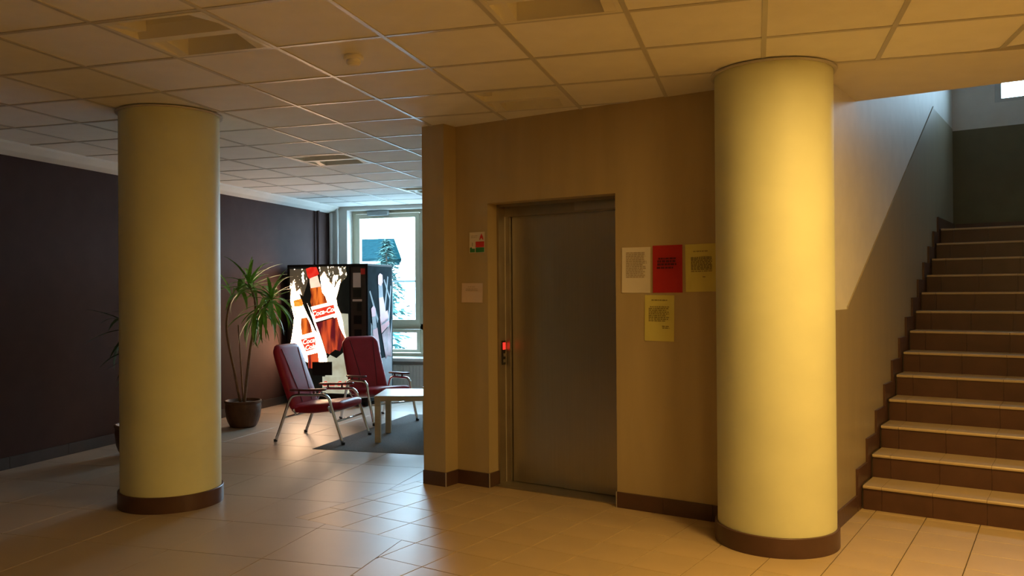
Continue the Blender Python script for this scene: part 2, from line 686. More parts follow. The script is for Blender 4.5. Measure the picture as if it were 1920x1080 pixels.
# ---- ceiling: slab, tiles, bars
GX, GY, T = -1.7525, 3.7289, .6
cl = struct(MB().box(XL - .25, XR + .3, YB - .2, 4.9, 2.95, 3.15).build('ceiling', 'plaster'))
MB().prism([(XL - .2, 4.9), (-2.3, 4.9), (-2.3, 5.9), (-.75, YW + .4), (XL - .2, YW + .4)], 2.95, 3.15).build('ceiling_slab', 'plaster', cl)
# plaster soffit in front of the stairs: from the tile edge to the stairwell opening
hw_ = .0125
SY = GY + 2 * T + .012
so = [(GX + 2 * T + hw_, SY), (XR, SY), (XR, 9), (GX + 2 * T + hw_, 9)]
so = inside(so, [hp(E, v=.86, sign=1), hp(E, v=-2.0, sign=-1)])
so1 = inside(so, [hp(S, u=-.03, sign=-1)])
so2 = inside(inside(so, [hp(S, u=-.03, sign=1)]), [hp(E, v=0.0, sign=1)])
MB().prism(so1, CEIL, 3.15).prism(so2, CEIL, 3.15).build('plaster_soffit', 'plaster', cl)
MB().prism([(GX, 4.85), (XR, 4.85), (XR, SY + .02), (GX, SY + .02)], 2.95, 3.15).build('ceiling_slab', 'plaster', cl)
BLOCK = [hp(E, u=PU0, sign=-1), hp(E, v=PV, sign=-1)]
BLOCK2 = [hp(E, u=PU1, sign=-1), hp(E, v=0.0, sign=-1)]
LAMPS = {(-2, -1): 0, (0, 2): 0, (1, -1): 0, (4, -1): .74, (7, -1): .55, (-4, 5): 0, (-4, 9): 0, (-5, 2): 0, (4, -5): .35, (-2, -5): 0, (1, -5): 0}
rest = MB()
proto = None
nt_ = 0
xs_edge = XL + .18
for i in range(-8, 9):
    for j in range(-11, 13):
        if (i, j) in LAMPS:
            continue
        x0, y0 = GX + T * i, GY + T * j
        if x0 > XR or x0 + T < xs_edge or y0 > YW - .02 or y0 + T < YB:
            continue
        if i >= 2 and j >= 2:
            continue
        e = .003
        P = [(x0 + e, y0 + e), (x0 + T - e, y0 + e), (x0 + T - e, y0 + T - e), (x0 + e, y0 + T - e)]
        P = inside(P, [(-1, 0, -xs_edge), (1, 0, XR), (0, 1, YW), (0, -1, -YB)])
        if not P:
            continue
        pcs = outside(P, [hp(E, u=PU0, sign=-1), hp(E, v=0.0, sign=-1)])
        out = []
        for q in pcs:
            out += outside(q, [hp(E, u=PU0, sign=-1), hp(E, u=PU1, sign=1), hp(E, v=PV, sign=-1)])
        if not out:
            continue
        vis = any(in_view((p[0], p[1], CEIL)) for q in out for p in q)
        if vis and len(out) == 1 and len(out[0]) == 4 and parea(out[0]) > .352:
            if proto is None:
                h = T / 2 - e
                m_ = MB().prism([(-h, -h), (h, -h), (h, h), (-h, h)], 0, .014)
                proto = newmesh('ceiling_tile', m_.v, m_.f)
            o = link('ceiling_tile', proto, 'ceil_tile', cl)
            o.location = (x0 + T / 2, y0 + T / 2, CEIL + .0045 + random.uniform(0, .0012))
            nt_ += 1
            continue
        mb = MB() if vis else rest
        for q in out:
            mb.prism(q, CEIL + .005, CEIL + .019)
        if vis:
            nt_ += 1
            mb.build('ceiling_tile', 'ceil_tile', cl)
rest.build('ceiling_tile', 'ceil_tile', cl)['kind'] = 'stuff'
print('ceiling tiles', nt_)


def bar(P, z0):
    q = outside(P, [hp(E, u=PU0, sign=-1), hp(E, v=0.0, sign=-1)])
    out = []
    for k in q:
        out += outside(k, [hp(E, u=PU0, sign=-1), hp(E, u=PU1, sign=1), hp(E, v=PV, sign=-1)])
    if out:
        mb = MB()
        for k in out:
            mb.prism(k, z0, z0 + .02)
        mb.build('grid_bar', 'bar', cl)


hw = .012
for i in range(-6, 9):
    x = GX + T * i
    if x < xs_edge or x > XR:
        continue
    y1 = SY if i > 2 else YW
    bar([(x - hw, YB), (x + hw, YB), (x + hw, y1), (x - hw, y1)], CEIL)
for j in range(-10, 13):
    y = GY + T * j
    if y > YW:
        continue
    x1 = XR if j <= 2 else GX + 2 * T
    bar([(xs_edge, y - hw), (x1, y - hw), (x1, y + hw), (xs_edge, y + hw)], CEIL + .0007)


# ================================================================== LUMINAIRES
def make_luminaire(i, j, lit, label):
    cx_, cy_ = GX + T * (i + .5), GY + T * (j + .5)
    root = empty('ceiling_luminaire', (cx_, cy_, CEIL), 0, label, 'ceiling light', 'square ceiling luminaires with two troughs')
    h = T / 2 - hw - .001
    m = MB()
    b = .022
    m.box(-h, h, -h, -h + b, -.001, .10)
    m.box(-h, h, h - b, h, -.001, .10)
    m.box(-h, -h + b, -h + b, h - b, -.001, .10)
    m.box(h - b, h, -h + b, h - b, -.001, .10)
    m.box(-h + b, h - b, -h + b, h - b, .095, .105)
    m.build('housing', 'lampin', root)
    d = MB()
    d.slab(lambda a, c, k: V((k, a, c)), [(-.028, 0), (.028, 0), (.05, .06), (.05, .095), (-.05, .095), (-.05, .06)], -h + b, h - b)
    d.build('reflector', 'lampin', root)
    for s in (-1, 1):
        for q in (-1, 1):
            e_ = MB()
            e_.slab(lambda a, c, k: V((k, a, c)), [(s * .05, .03), (s * (h - b), .0), (s * (h - b), .095), (s * .05, .095)], q * (h - b), q * (h - b - .06))
            e_.build('end_plate', 'lampin', root)
        MB().tube([(-h + b + .06, s * .15, .06), (h - b - .06, s * .15, .06)], .013, 10).build('tube', 'tube_on' if lit else 'tube', root, smooth=True)
    if lit:
        area('luminaire_light', (cx_, cy_, CEIL - .004), (cx_, cy_, 0), .5, .5, LAMP_W * lit, LAMP_COL)
    return root


LL = {(-2, -1): 'unlit square luminaire at upper left, in front of the left yellow column',
      (0, 2): 'unlit square luminaire against the top of the lift wall',
      (1, -1): 'unlit square luminaire cut by the top edge, straight in front of the lift door',
      (4, -1): 'lit square luminaire out of frame in front of the stairs',
      (7, -1): 'added lit square luminaire out of frame far right, brightening the stair wall',  # extra lamp with no visible source, added to lift the stair wall
      (-4, 5): 'unlit square luminaire in the lounge ceiling, above the red armchairs',
      (-4, 9): 'unlit square luminaire nearest the lounge window',
      (4, -5): 'lit square luminaire behind the photographer on the right'}
for (i, j), lit in LAMPS.items():
    if (i, j) in LL:
        make_luminaire(i, j, lit, LL[(i, j)])
    else:
        x0, y0 = GX + T * i, GY + T * j
        MB().box(x0 + .003, x0 + T - .003, y0 + .003, y0 + T - .003, CEIL + .005, CEIL + .019).build('ceiling_tile', 'ceil_tile', cl)

# smoke detector
r = empty('smoke_detector', (-2.05, 3.99, CEIL + .004), 0, 'small round white smoke detector on the ceiling left of the lift', 'smoke detector')
MB().lathe([(.05, 0), (.055, -.012), (.05, -.022)], 24).build('base', 'ceil_tile', r, auto=True)
MB().lathe([(.036, -.022), (.038, -.04), (.028, -.052), (.012, -.056)], 24).build('sensor_head', 'ceil_tile', r, auto=True)

# ================================================================== COLUMNS


def column(c, label):
    root = empty('round_column', (c[0], c[1], 0), 0, label, 'column')
    MB().lathe([(.330, .0), (.330, CEIL)], 96).build('shaft', 'column', root, auto=True)
    m = MB()
    prof = [(.331, .0), (.346, .0), (.346, .106), (.343, .109), (.331, .109)]
    m.lathe(prof, 72, caps=False)
    m.build('base_skirting', 'skirt', root, auto=True)
    MB().lathe([(.331, CEIL - .012), (.350, CEIL - .012), (.352, CEIL - .003), (.331, CEIL - .003)], 72, caps=False).build('ceiling_collar', 'bar', root, auto=True)
    return root


column((-3.94, 4.89), 'round yellow column on the left in front of the dark wall')
column((.100, 5.045), 'brightly lit round yellow column between the lift and the stairs')

# ================================================================== STAIRS
NR, RR, GO, SWD = 13, .1581, .2887, 1.795
BE = BW - .006
st = MB()
poly = [(0.012, 0)]
for k in range(NR):
    s0 = GO * k
    poly += [(s0 + .012, RR * (k + 1) - .018), (s0 + GO + .012, RR * (k + 1) - .018)]
poly = poly[:-1] + [(BE, RR * NR - .018), (BE, 0)]
stairs = MB().slab(lambda a, b, d: S.p(d, a, b), poly, -.01, SWD).build('staircase', 'grout')
tag(stairs, 'brown tiled stairs with beige treads rising beside the right column', 'stairs')
u_edges = [0.0, .115] + [.115 + .3 * k for k in range(1, 6)] + [SWD]
for k in range(NR):
    s0, z1 = GO * k, RR * (k + 1)
    dep = GO + .012 if k < NR - 1 else BE - s0
    for a, b in zip(u_edges[:-1], u_edges[1:]):
        a_, b_ = a + .001, b - .001
        tz = z1
        pr = [(s0 + .001, tz - .018), (s0 - .012, tz - .018), (s0 - .014, tz - .008), (s0 - .010, tz), (s0 + dep - .001, tz), (s0 + dep - .001, tz - .016)]
        MB().slab(lambda p, q, d: S.p(d, p, q), pr, a_, b_).build('tread_tile', 'tread', stairs)
        MB().box(a_, b_, s0, s0 + .012, RR * k + .0005, tz - .0185, S).build('riser_tile', 'riser', stairs)
# stepped skirting along the stair wall
for k in range(NR):
    s0, z1 = GO * k, RR * (k + 1)
    zt = z1 + .115
    a = s0 - .085
    if k < NR - 1:
        pl = [(a, RR * k if k else 0), (a, zt), (a + GO - .002, zt), (a + GO - .002, z1)]
        pl = [(a, (RR * k) + (.115 if k else 0)), (a, zt), (a + GO - .0015, zt), (a + GO - .0015, z1), (s0 + .0, z1), (s0, RR * k), (a, RR * k)]
    else:
        pl = [(a, RR * k + .115), (a, zt), (BE - .002, zt), (BE - .002, z1), (s0, z1), (s0, RR * k), (a, RR * k)]
    MB().slab(lambda p, q, d: S.p(d, p, q), pl, -.0262, -.0105).build('skirting_tile', 'skirt', stairs)
MB().box(0, SWD, BW - .017, BW - .0055, RR * NR + .001, RR * NR + .115, S).build('skirting_tile', 'skirt', stairs)
bb = struct(MB().box(-.0265, -.02, -.80, -.09, 0, .08, S).build('baseboard_stairs', 'grout'))
for k in range(2):
    a = -.80 + .355 * k
    MB().box(-.0265, -.013, a + .001, a + .354, .0005, .104, S).build('skirting_tile', 'skirt', bb)

# ================================================================== NOTICES


def sheet(name, label, cat, u0, u1, z0, z1, m, group=None, tilt=0.0):
    c = E.p((u0 + u1) / 2, 0, (z0 + z1) / 2)
    r = empty(name, c, -EA, label, cat, group)
    w_, h_ = (u1 - u0) / 2, (z1 - z0) / 2
    # a sheet of paper, slightly bowed, taped flat
    vs, fs = [], []
    n = 6
    for iy in range(2):
        for k in range(n + 1):
            t = k / n * 2 - 1
            for z in (-1, 1):
                bow = .0015 + .004 * (t * t) * (.5 if z > 0 else 1.0)
                vs.append(V((t * w_, -(bow + (.0008 if iy == 0 else 0)), z * h_)))
    for iy in range(2):
        o = iy * 2 * (n + 1)
        for k in range(n):
            q = (o + 2 * k, o + 2 * k + 2, o + 2 * k + 3, o + 2 * k + 1)
            fs.append(q if iy == 0 else q[::-1])
    o = 2 * (n + 1)
    fs += [(0, 1, o + 1, o), (2 * n, o + 2 * n, o + 2 * n + 1, 2 * n + 1)]
    mb = MB().add(vs, fs)
    if tilt:
        r.rotation_euler = (0, tilt, -EA)
    mb.build('sheet', m, r)
    return r, w_, h_


def lines(r, rows, m, y=-.0062, name='printed_text'):
    mb = MB()
    rng = random.Random(len(rows))
    for x0, x1, z, t in rows:                     # broken into word-like dashes
        x = x0
        while x < x1 - .003:
            wd_ = min(rng.uniform(.008, .026), x1 - x)
            mb.box(x, x + wd_, y, y + .0003, z - t / 2, z + t / 2)
            x += wd_ + rng.uniform(.003, .006)
    return mb.build(name, m, r)


r, w_, h_ = sheet('paper_notice', 'white printed notice right of the lift door, left of the red sheet', 'notice', 1.086, 1.292, 1.440, 1.742, 'pap_white', 'notices beside the lift', .01)
rng = random.Random(3)
lines(r, [(-.072, .078 - rng.uniform(0, .03), .115 - .0115 * k, .0062) for k in range(15)], 'inkfaint')
r, w_, h_ = sheet('paper_notice', 'red sheet with dark print in the middle of the notice row', 'notice', 1.309, 1.514, 1.440, 1.748, 'pap_red', 'notices beside the lift')
lines(r, [(-.062, .065, .068, .010), (-.07, .062, .050, .014), (-.07, .062, .030, .014), (-.074, .045, .008, .012)], 'inkred')
r, w_, h_ = sheet('paper_notice', 'yellow notice at the right end of the row, next to the column', 'notice', 1.535, 1.742, 1.445, 1.748, 'pap_yel', 'notices beside the lift', -.012)
lines(r, [(-.05, .05, .105, .005)] + [(-.066, .074, .066 - .0095 * k, .006) for k in range(9)] + [(-.066, .074, -.022, .005), (.01, .035, -.058, .006)], 'ink')
r, w_, h_ = sheet('paper_notice', 'yellow notice hanging alone below the row of sheets', 'notice', 1.249, 1.455, 1.124, 1.424, 'pap_yel', 'notices beside the lift', .012)
lines(r, [(-.055, .055, .118, .006)] + [(-.075 + .01 * (k == 0), .068 - .02 * (k % 3 == 2), .074 - .0115 * k, .006) for k in range(9)] + [(.02, .068, -.052, .006), (.022, .07, -.064, .006)], 'ink')
r, w_, h_ = sheet('paper_notice', 'small dull white notice in the niche left of the lift door', 'notice', -.258, -.062, 1.374, 1.520, 'pap_grey', None, .015)
lines(r, [(-.04, .03, .045, .004), (-.055, .05, .030, .004), (-.06, .055, .018, .004)], 'inkfaint')

# fire alarm sign
r, w_, h_ = sheet('fire_sign', 'small fire instruction sign with red and green panels above the notice in the niche', 'sign', -.182, -.040, 1.748, 1.903, 'pap_white')
y = -.0062
MB().slab(lambda a, b, d: V((a, d, b)), [(-.012, -.036), (.066, -.036), (.066, .006), (-.012, .006)], y, y + .0004).build('red_panel', 'signred', r)
MB().slab(lambda a, b, d: V((a, d, b)), [(-.012, -.074), (.066, -.074), (.066, -.040), (-.012, -.040)], y, y + .0004).build('green_panel', 'signgreen', r)
MB().slab(lambda a, b, d: V((a, d, b)), [(-.066, -.074), (-.020, -.074), (-.020, -.046), (-.045, -.046), (-.052, -.034), (-.066, -.04)], y, y + .0004).build('green_panel', 'signgreen', r)
MB().slab(lambda a, b, d: V((a, d, b)), [(.022, .018), (.030, .018), (.036, .030), (.044, .030), (.052, .018), (.060, .018), (.055, .040), (.042, .066), (.030, .044)], y, y + .0004).build('flame_symbol', 'signred', r)
lines(r, [(-.055, .005, .050, .004), (-.055, .0, .038, .004)], 'inkfaint')
MB().slab(lambda a, b, d: V((a, d, b)), [(-.046, -.028), (-.038, -.028), (-.038, .0), (-.046, .0)], y, y + .0004).build('figure_symbol', 'inkfaint', r)

# ================================================================== LOUNGE
# ---- window
w1 = struct(MB().box(WX0, WX1, YW + .20, YW + .27, WZ0, WZ0 + .03).build('window_1', 'frame'))
FY0, FY1 = YW + .18, YW + .25
f = MB()
for a, b, c, d in ((WX0, WX0 + .055, WZ0, WZ1), (WX1 - .055, WX1, WZ0, WZ1), (WX0 + .055, WX1 - .055, WZ1 - .045, WZ1),
                   (WX0 + .055, WX1 - .055, WZ0, WZ0 + .05), (WX0 + .055, WX1 - .055, .925, 1.0), (-4.66, -4.60, WZ0 + .05, WZ1 - .045)):
    f.box(a, b, FY0, FY1, c, d)
f.build('window_frame', 'frame', w1)


def sash(x0, x1, z0, z1, t):
    s = MB()
    a, b = FY0 - .025, FY1 - .02
    s.box(x0, x0 + t, a, b, z0, z1)
    s.box(x1 - t, x1, a, b, z0, z1)
    s.box(x0 + t, x1 - t, a, b, z0, z0 + t)
    s.box(x0 + t, x1 - t, a, b, z1 - t, z1)
    o = s.build('sash', 'frame', w1)
    MB().box(x0 + t, x1 - t, FY0 + .01, FY0 + .014, z0 + t, z1 - t).build('pane', 'glass', o)
    return o


sash(-5.672, -4.665, 1.0, 2.612, .062)
sash(-4.595, -3.66, 1.0, 2.612, .062)
sash(-5.672, -4.665, .588, .922, .045)
sash(-4.595, -3.66, .588, .922, .045)
MB().box(-5.45, -5.13, FY0 - .10, FY0 - .026, 2.585, 2.655).build('vent_box', 'greybox', w1)
MB().box(WX0 + .001, WX1 - .001, YW + .001, FY0 - .03, WZ0, WZ0 + .004).build('sill_lining', 'white', w1)
MB().box(WX0 - .001, WX0 + .004, YW - .001, FY0, WZ0 + .004, WZ1).build('reveal_light_sheet', 'white', w1)  # added sheets, whiter than the plaster, put the daylight on the reveal into colour
MB().box(WX1 - .004, WX1 + .001, YW - .001, FY0, WZ0 + .004, WZ1).build('reveal_light_sheet', 'white', w1)
MB().box(WX0 + .004, WX1 - .004, YW - .001, FY0, WZ1 - .004, WZ1 + .001).build('reveal_light_sheet', 'white', w1)
sl = MB().box(WX0 - .05, WX1 + .05, YW - .16, YW + .0, WZ0 - .045, WZ0 - .001).build('trim_2', 'white')
struct(sl)
# radiator below the sill
r = empty('radiator', (-4.85, YW - .075, 0), 0, 'white panel radiator under the window sill', 'radiator')
m = MB()
for k in range(30):
    x = -.75 + k * .05
    m.box(x + .004, x + .046, -.045, -.035, .12, .42)
m.box(-.75, .75, -.036, .03, .11, .43)
m.build('panel', 'radiator', r)
for s in (-1, 1):
    MB().box(s * .6 - .02, s * .6 + .02, .03, .07, .16, .40).build('bracket', 'radiator', r)
MB().tube([(.75, -.0, .15), (.80, 0, .15), (.80, 0, .0)], .01, 8).build('pipe', 'pipe', r, smooth=True)

# pipes in the corner
for k, (x, y, rr, mm, lab) in enumerate(((XL + .055, YW - .05, .026, 'pipe', 'white heating pipe running up in the corner, nearest the dark wall'),
                                        (XL + .155, YW - .05, .020, 'pipe', 'thin white heating pipe in the corner, nearest the window'),
                                        (XL + .04, YW - .40, .024, 'brown', 'brown painted pipe on the dark wall just before the corner'))):
    o = MB().tube([(x, y, .0), (x, y, 1.3), (x, y, 2.63 if k != 1 else 2.70)], rr, 14).build('heating_pipe', mm, None, auto=True)
    tag(o, lab, 'pipe', 'heating pipes')

# ---- vending machine
VX0, VX1, VY0, VY1, VH = -5.925, -4.76, 9.60, 10.36, 1.83
vm = empty('vending_machine', (VX0, VY0, 0), 0, 'tall black soft drink machine with a backlit front of two splashing bottles', 'vending machine')
W_, D_ = VX1 - VX0, VY1 - VY0
MB().box(0, W_, .02, D_, .06, VH, None, .006).build('cabinet', 'machine', vm)
fe = MB()
for x in (.08, W_ - .08):
    for yy in (.1, D_ - .1):
        fe.tube([(x, yy, 0), (x, yy, .06)], .03, 10)
fe.build('feet', 'machine', vm)


def emis(name, col, s, col2=None, thr=None, scale=14.0, sc=(1, 1, 1), rot=0.0):
    """backlit print: transparent film lit from behind"""
    m = bpy.data.materials.new(name)
    m.use_nodes = True
    nt = m.node_tree
    b = nt.nodes['Principled BSDF']
    b.inputs['Base Color'].default_value = tuple(c * .5 for c in col) + (1,)
    b.inputs['Roughness'].default_value = .3
    b.inputs['Emission Strength'].default_value = s
    co = nt.nodes.new('ShaderNodeTexCoord')
    nz = nt.nodes.new('ShaderNodeTexNoise')
    nz.inputs['Scale'].default_value = scale
    nz.inputs['Detail'].default_value = 5
    mp = nt.nodes.new('ShaderNodeMapping')
    mp.inputs['Scale'].default_value = sc
    mp.inputs['Rotation'].default_value = (0, math.radians(rot), 0)
    nt.links.new(co.outputs['Object'], mp.inputs[0])
    nt.links.new(mp.outputs[0], nz.inputs['Vector'])
    rp = nt.nodes.new('ShaderNodeValToRGB')
    nt.links.new(nz.outputs['Fac'], rp.inputs[0])
    if col2 is None:
        col2 = tuple(c * .75 for c in col)
    t = thr or (.4, .65)
    rp.color_ramp.elements[0].position = t[0]
    rp.color_ramp.elements[1].position = t[1]
    rp.color_ramp.elements[0].color = tuple(col2) + (1,)
    rp.color_ramp.elements[1].color = tuple(col) + (1,)
    nt.links.new(rp.outputs[0], b.inputs['Emission Color'])
    MAT[name] = m
    return m


emis('glow_black', (.004, .005, .004), 1.0)
emis('glow_splash', (1.0, .64, .38), 29.0, (.22, .085, .03), (.33, .42), 20)
emis('glow_spray', (1.0, .80, .58), 6.0, (.002, .003, .002), (.575, .60), 26, (1, 1, .45), 12)
emis('glow_ice', (.72, .75, .58), .62, (.55, .52, .36), (.35, .6), 9)
emis('glow_red', (1.0, .05, .03), .80, (.85, .02, .01))
emis('glow_cap2', (1.0, .42, .05), 1.1, (1.0, .25, .02))
emis('glow_cola', (.85, .11, .03), .85, (.06, .004, .016), (.40, .60), 13, (1, 1, .16), 17)
emis('glow_cola2', (1.0, .22, .03), .95, (.16, .010, .006), (.40, .58), 16, (1, 1, .16), 14)
emis('glow_neck', (1.0, .72, .5), 1.3, (.75, .55, .42))
emis('glow_white', (1.0, .74, .55), 3.0, (1.0, .55, .36), (.3, .5))
emis('glow_label', (.95, .10, .05), 1.0, (.8, .04, .02))
MAT['side_dark'] = mat('side_print_dark', (.016, .028, .034), .85, spec=.04, var=.3, scale=6)
MAT['side_white'] = mat('side_print_white', (.30, .34, .37), .6, spec=.2, var=.25, scale=14)
MAT['side_red'] = mat('side_print_red', (.50, .05, .06), .4)
MAT['side_cola'] = mat('side_print_cola', (.22, .075, .09), .4, var=.5, scale=10)
MAT['side_pale'] = mat('side_print_pale', (.33, .34, .37), .6, spec=.2, var=.1)
MAT['side_label'] = mat('side_print_label', (.50, .16, .18), .4)

# art in picture units of the front (a: 0..150 across, b: 0..265 down)
ART = dict(
    splashL=[(8, 46), (12, 30), (17, 52), (24, 46), (30, 66), (38, 74), (46, 92), (54, 112), (60, 128), (67, 150), (73, 170), (76, 188), (69, 196), (52, 192), (40, 186), (22, 176), (6, 172), (4, 158), (8, 140), (11, 120), (13, 100), (9, 84), (6, 66)],
    splashR=[(63, 25), (70, 14), (78, 30), (85, 40), (90, 44), (95, 34), (101, 28), (97, 46), (92, 64), (94, 78), (100, 92), (104, 108), (106, 124), (110, 140), (98, 120), (88, 100), (76, 74), (66, 52)],
    spray=[(5, 8), (36, 8), (40, 30), (30, 60), (22, 46), (14, 62), (6, 90), (5, 50)],
    spray2=[(60, 4), (110, 5), (112, 24), (100, 36), (86, 42), (72, 34), (62, 26)],
    ice=[(90, 100), (96, 92), (114, 93), (115, 158), (104, 158), (100, 140), (94, 118)],
    base=[(70, 184), (80, 170), (92, 176), (104, 166), (115, 158), (115, 242), (72, 242)],
    cap1=[(36, 8), (45, 5), (56, 5), (61, 18), (57, 21), (42, 27), (39, 22)],
    neck1=[(43, 26), (58, 21), (61, 33), (64, 42), (45, 45), (43, 34)],
    body1=[(44, 45), (63, 42), (68, 56), (74, 66), (77, 78), (48, 84), (44, 70), (46, 58)],
    label1=[(45, 80), (90, 69), (94, 97), (54, 109)],
    inner1=[(48, 86), (88, 76), (91, 92), (54, 103)],
    low1=[(55, 111), (94, 99), (98, 116), (106, 134), (108, 140), (103, 152), (99, 163), (90, 160), (79, 169), (73, 166), (69, 152), (66, 140), (60, 124)],
    cap2=[(12, 68), (27, 64), (30, 72), (30, 78), (14, 80)],
    neck2=[(15, 80), (30, 78), (34, 92), (38, 102), (42, 112), (27, 116), (20, 108), (14, 96)],
    body2=[(27, 102), (38, 100), (44, 112), (48, 128), (28, 134), (26, 118)],
    label2=[(23, 138), (54, 130), (58, 164), (36, 170)],
    gap=[(22, 52), (30, 60), (39, 76), (46, 96), (52, 114), (58, 132), (52, 124), (44, 106), (36, 90), (28, 72)],
    gap2=[(66, 52), (72, 60), (80, 82), (76, 76), (70, 66)],
    inner2=[(26, 142), (52, 136), (55, 158), (36, 164)],
    low2=[(38, 171), (58, 166), (60, 184), (62, 196), (40, 196)],
)


def art(fn, mats, parent, keys, lay):
    for n_, (k, nm, mk) in enumerate(keys):
        MB().slab(fn, ART[k], lay * (n_ + 1) - lay, lay * (n_ + 1)).build(nm, mats[mk], parent)


def text_mesh(name, body, size, shear, m, parent, matrix):
    cu = bpy.data.curves.new(name, 'FONT')
    cu.body = body
    cu.size = size
    cu.shear = shear
    cu.extrude = .0006
    cu.offset = size * .018
    cu.align_x = 'CENTER'
    cu.align_y = 'CENTER'
    cu.resolution_u = 3
    t = bpy.data.objects.new(name, cu)
    COL.objects.link(t)
    bpy.context.view_layer.update()
    me = bpy.data.meshes.new_from_object(t)
    bpy.data.objects.remove(t)
    me.name = name
    o = link(name, me, m, parent)
    o.matrix_local = matrix
    return o


AX, AZ = W_ / 150.0, VH / 265.0
front = lambda a, b, d: V((a * AX, .018 - d, VH - b * AZ))
fp = MB().slab(front, [(4, 4), (116, 4), (116, 244), (4, 244)], -.006, .0).build('front_panel', 'glow_black', vm)
fp['label'] = 'backlit picture panel with two bottles'
FM = dict(blk='glow_black', sp='glow_splash', spr='glow_spray', ice='glow_ice', red='glow_red', cap2='glow_cap2', cola='glow_cola', cola2='glow_cola2', neck='glow_neck', white='glow_white', label='glow_label')
art(front, FM, fp, [('spray', 'splash_picture', 'spr'), ('spray2', 'splash_picture', 'spr'), ('ice', 'ice_picture', 'ice'), ('base', 'ice_picture', 'ice'),
                    ('splashL', 'splash_picture', 'sp'), ('splashR', 'splash_picture', 'sp'),
                    ('gap', 'dark_gap_picture', 'blk'), ('gap2', 'dark_gap_picture', 'blk'),  # dark gaps printed beside the bottles
                    ('neck1', 'bottle_neck_picture', 'neck'), ('body1', 'bottle_picture', 'cola2'), ('low1', 'bottle_picture', 'cola'), ('cap1', 'bottle_cap_picture', 'red'),
                    ('neck2', 'bottle_neck_picture', 'white'), ('body2', 'bottle_picture', 'cola2'), ('low2', 'bottle_picture', 'cola'), ('cap2', 'bottle_cap_picture', 'cap2'),
                    ('label1', 'bottle_label_picture', 'white'), ('inner1', 'bottle_label_picture', 'label'), ('label2', 'bottle_label_picture', 'white'), ('inner2', 'bottle_label_picture', 'label')], .0006)


def fmat(a, b, d, rot):
    p = front(a, b, d)
    return Matrix.Translation(p) @ Matrix.Rotation(math.radians(90), 4, 'X') @ Matrix.Rotation(math.radians(rot), 4, 'Z')


text_mesh('logo_text', 'Coca-Cola', .088, .35, 'glow_white', fp, fmat(70.5, 89, .0125, 13))
text_mesh('logo_text', 'Coca', .085, .35, 'glow_white', fp, fmat(40, 145, .0125, 11))
text_mesh('logo_text', 'Cola', .085, .35, 'glow_white', fp, fmat(43.5, 156, .0125, 11))
# delivery flap and lower badge
MB().slab(front, [(48, 184), (84, 183), (84, 208), (48, 209)], .001, .02).build('delivery_flap', 'machine', vm)
bd = MB().slab(front, [(66, 211), (112, 210), (112, 240), (66, 241)], .002, .008).build('lower_badge', 'glow_ice', vm)
text_mesh('logo_text', 'Coca-Cola', .085, .35, 'glow_red', bd, fmat(89, 224, .0095, 2))
# control column at the right edge
ct = MB().slab(front, [(120, 6), (147, 6), (147, 244), (120, 244)], 0, .010).build('control_panel', 'control', vm)
for k, (q, mm, nm) in enumerate((([(124, 17), (138, 17), (138, 44), (124, 44)], 'pap_grey', 'instruction_plate'),
                                ([(124, 48), (139, 48), (139, 62), (124, 62)], 'black', 'display'),
                                ([(123, 66), (140, 66), (140, 70), (123, 70)], 'pap_grey', 'button_strip'),
                                ([(131, 73), (139, 73), (139, 88), (131, 88)], 'black', 'coin_slot'),
                                ([(125, 96), (139, 96), (139, 112), (125, 112)], 'machine', 'note_slot'),
                                ([(126, 122), (139, 122), (139, 140), (126, 140)], 'machine', 'coin_return'),
                                ([(138, 3 + 6), (146, 9), (146, 20), (138, 20)], 'signred', 'red_sticker'))):
    MB().slab(front, q, .010, .014).build(nm, mm, ct)
# printed right flank
side = lambda a, b, d: V((W_ + d, .03 + (a / 120.0) * (D_ - .05), VH - b * AZ))
sp = MB().slab(side, [(0, 4), (120, 4), (120, 250), (0, 250)], .0, .002).build('side_panel', 'side_dark', vm)
SIDE = dict(
    iceS=[(118, 105), (118, 248), (2, 248), (4, 165), (24, 190), (60, 180), (90, 178), (108, 150)],
    st1=[(4, 52), (9, 50), (48, 104), (44, 112)], st2=[(96, 22), (101, 24), (84, 90), (78, 86)], st3=[(76, 30), (80, 28), (112, 66), (110, 72)],
    st4=[(112, 40), (116, 42), (104, 110), (98, 104)], st5=[(10, 110), (36, 130), (30, 180), (8, 178)], st6=[(84, 92), (96, 96), (112, 140), (104, 146)],
    capS1=[(46, 22), (56, 17), (68, 20), (70, 34), (60, 42), (46, 38)], neckS1=[(48, 40), (68, 38), (72, 62), (50, 64)],
    bodyS1=[(50, 64), (72, 62), (86, 92), (56, 100)], labS1=[(54, 100), (94, 88), (104, 116), (62, 132)], lowS1=[(64, 134), (104, 118), (114, 150), (114, 180), (96, 176), (84, 182)],
    capS2=[(10, 84), (22, 78), (32, 84), (32, 98), (14, 100)], neckS2=[(14, 100), (32, 98), (38, 122), (18, 124)], bodyS2=[(18, 124), (40, 120), (56, 168), (24, 170)],
)
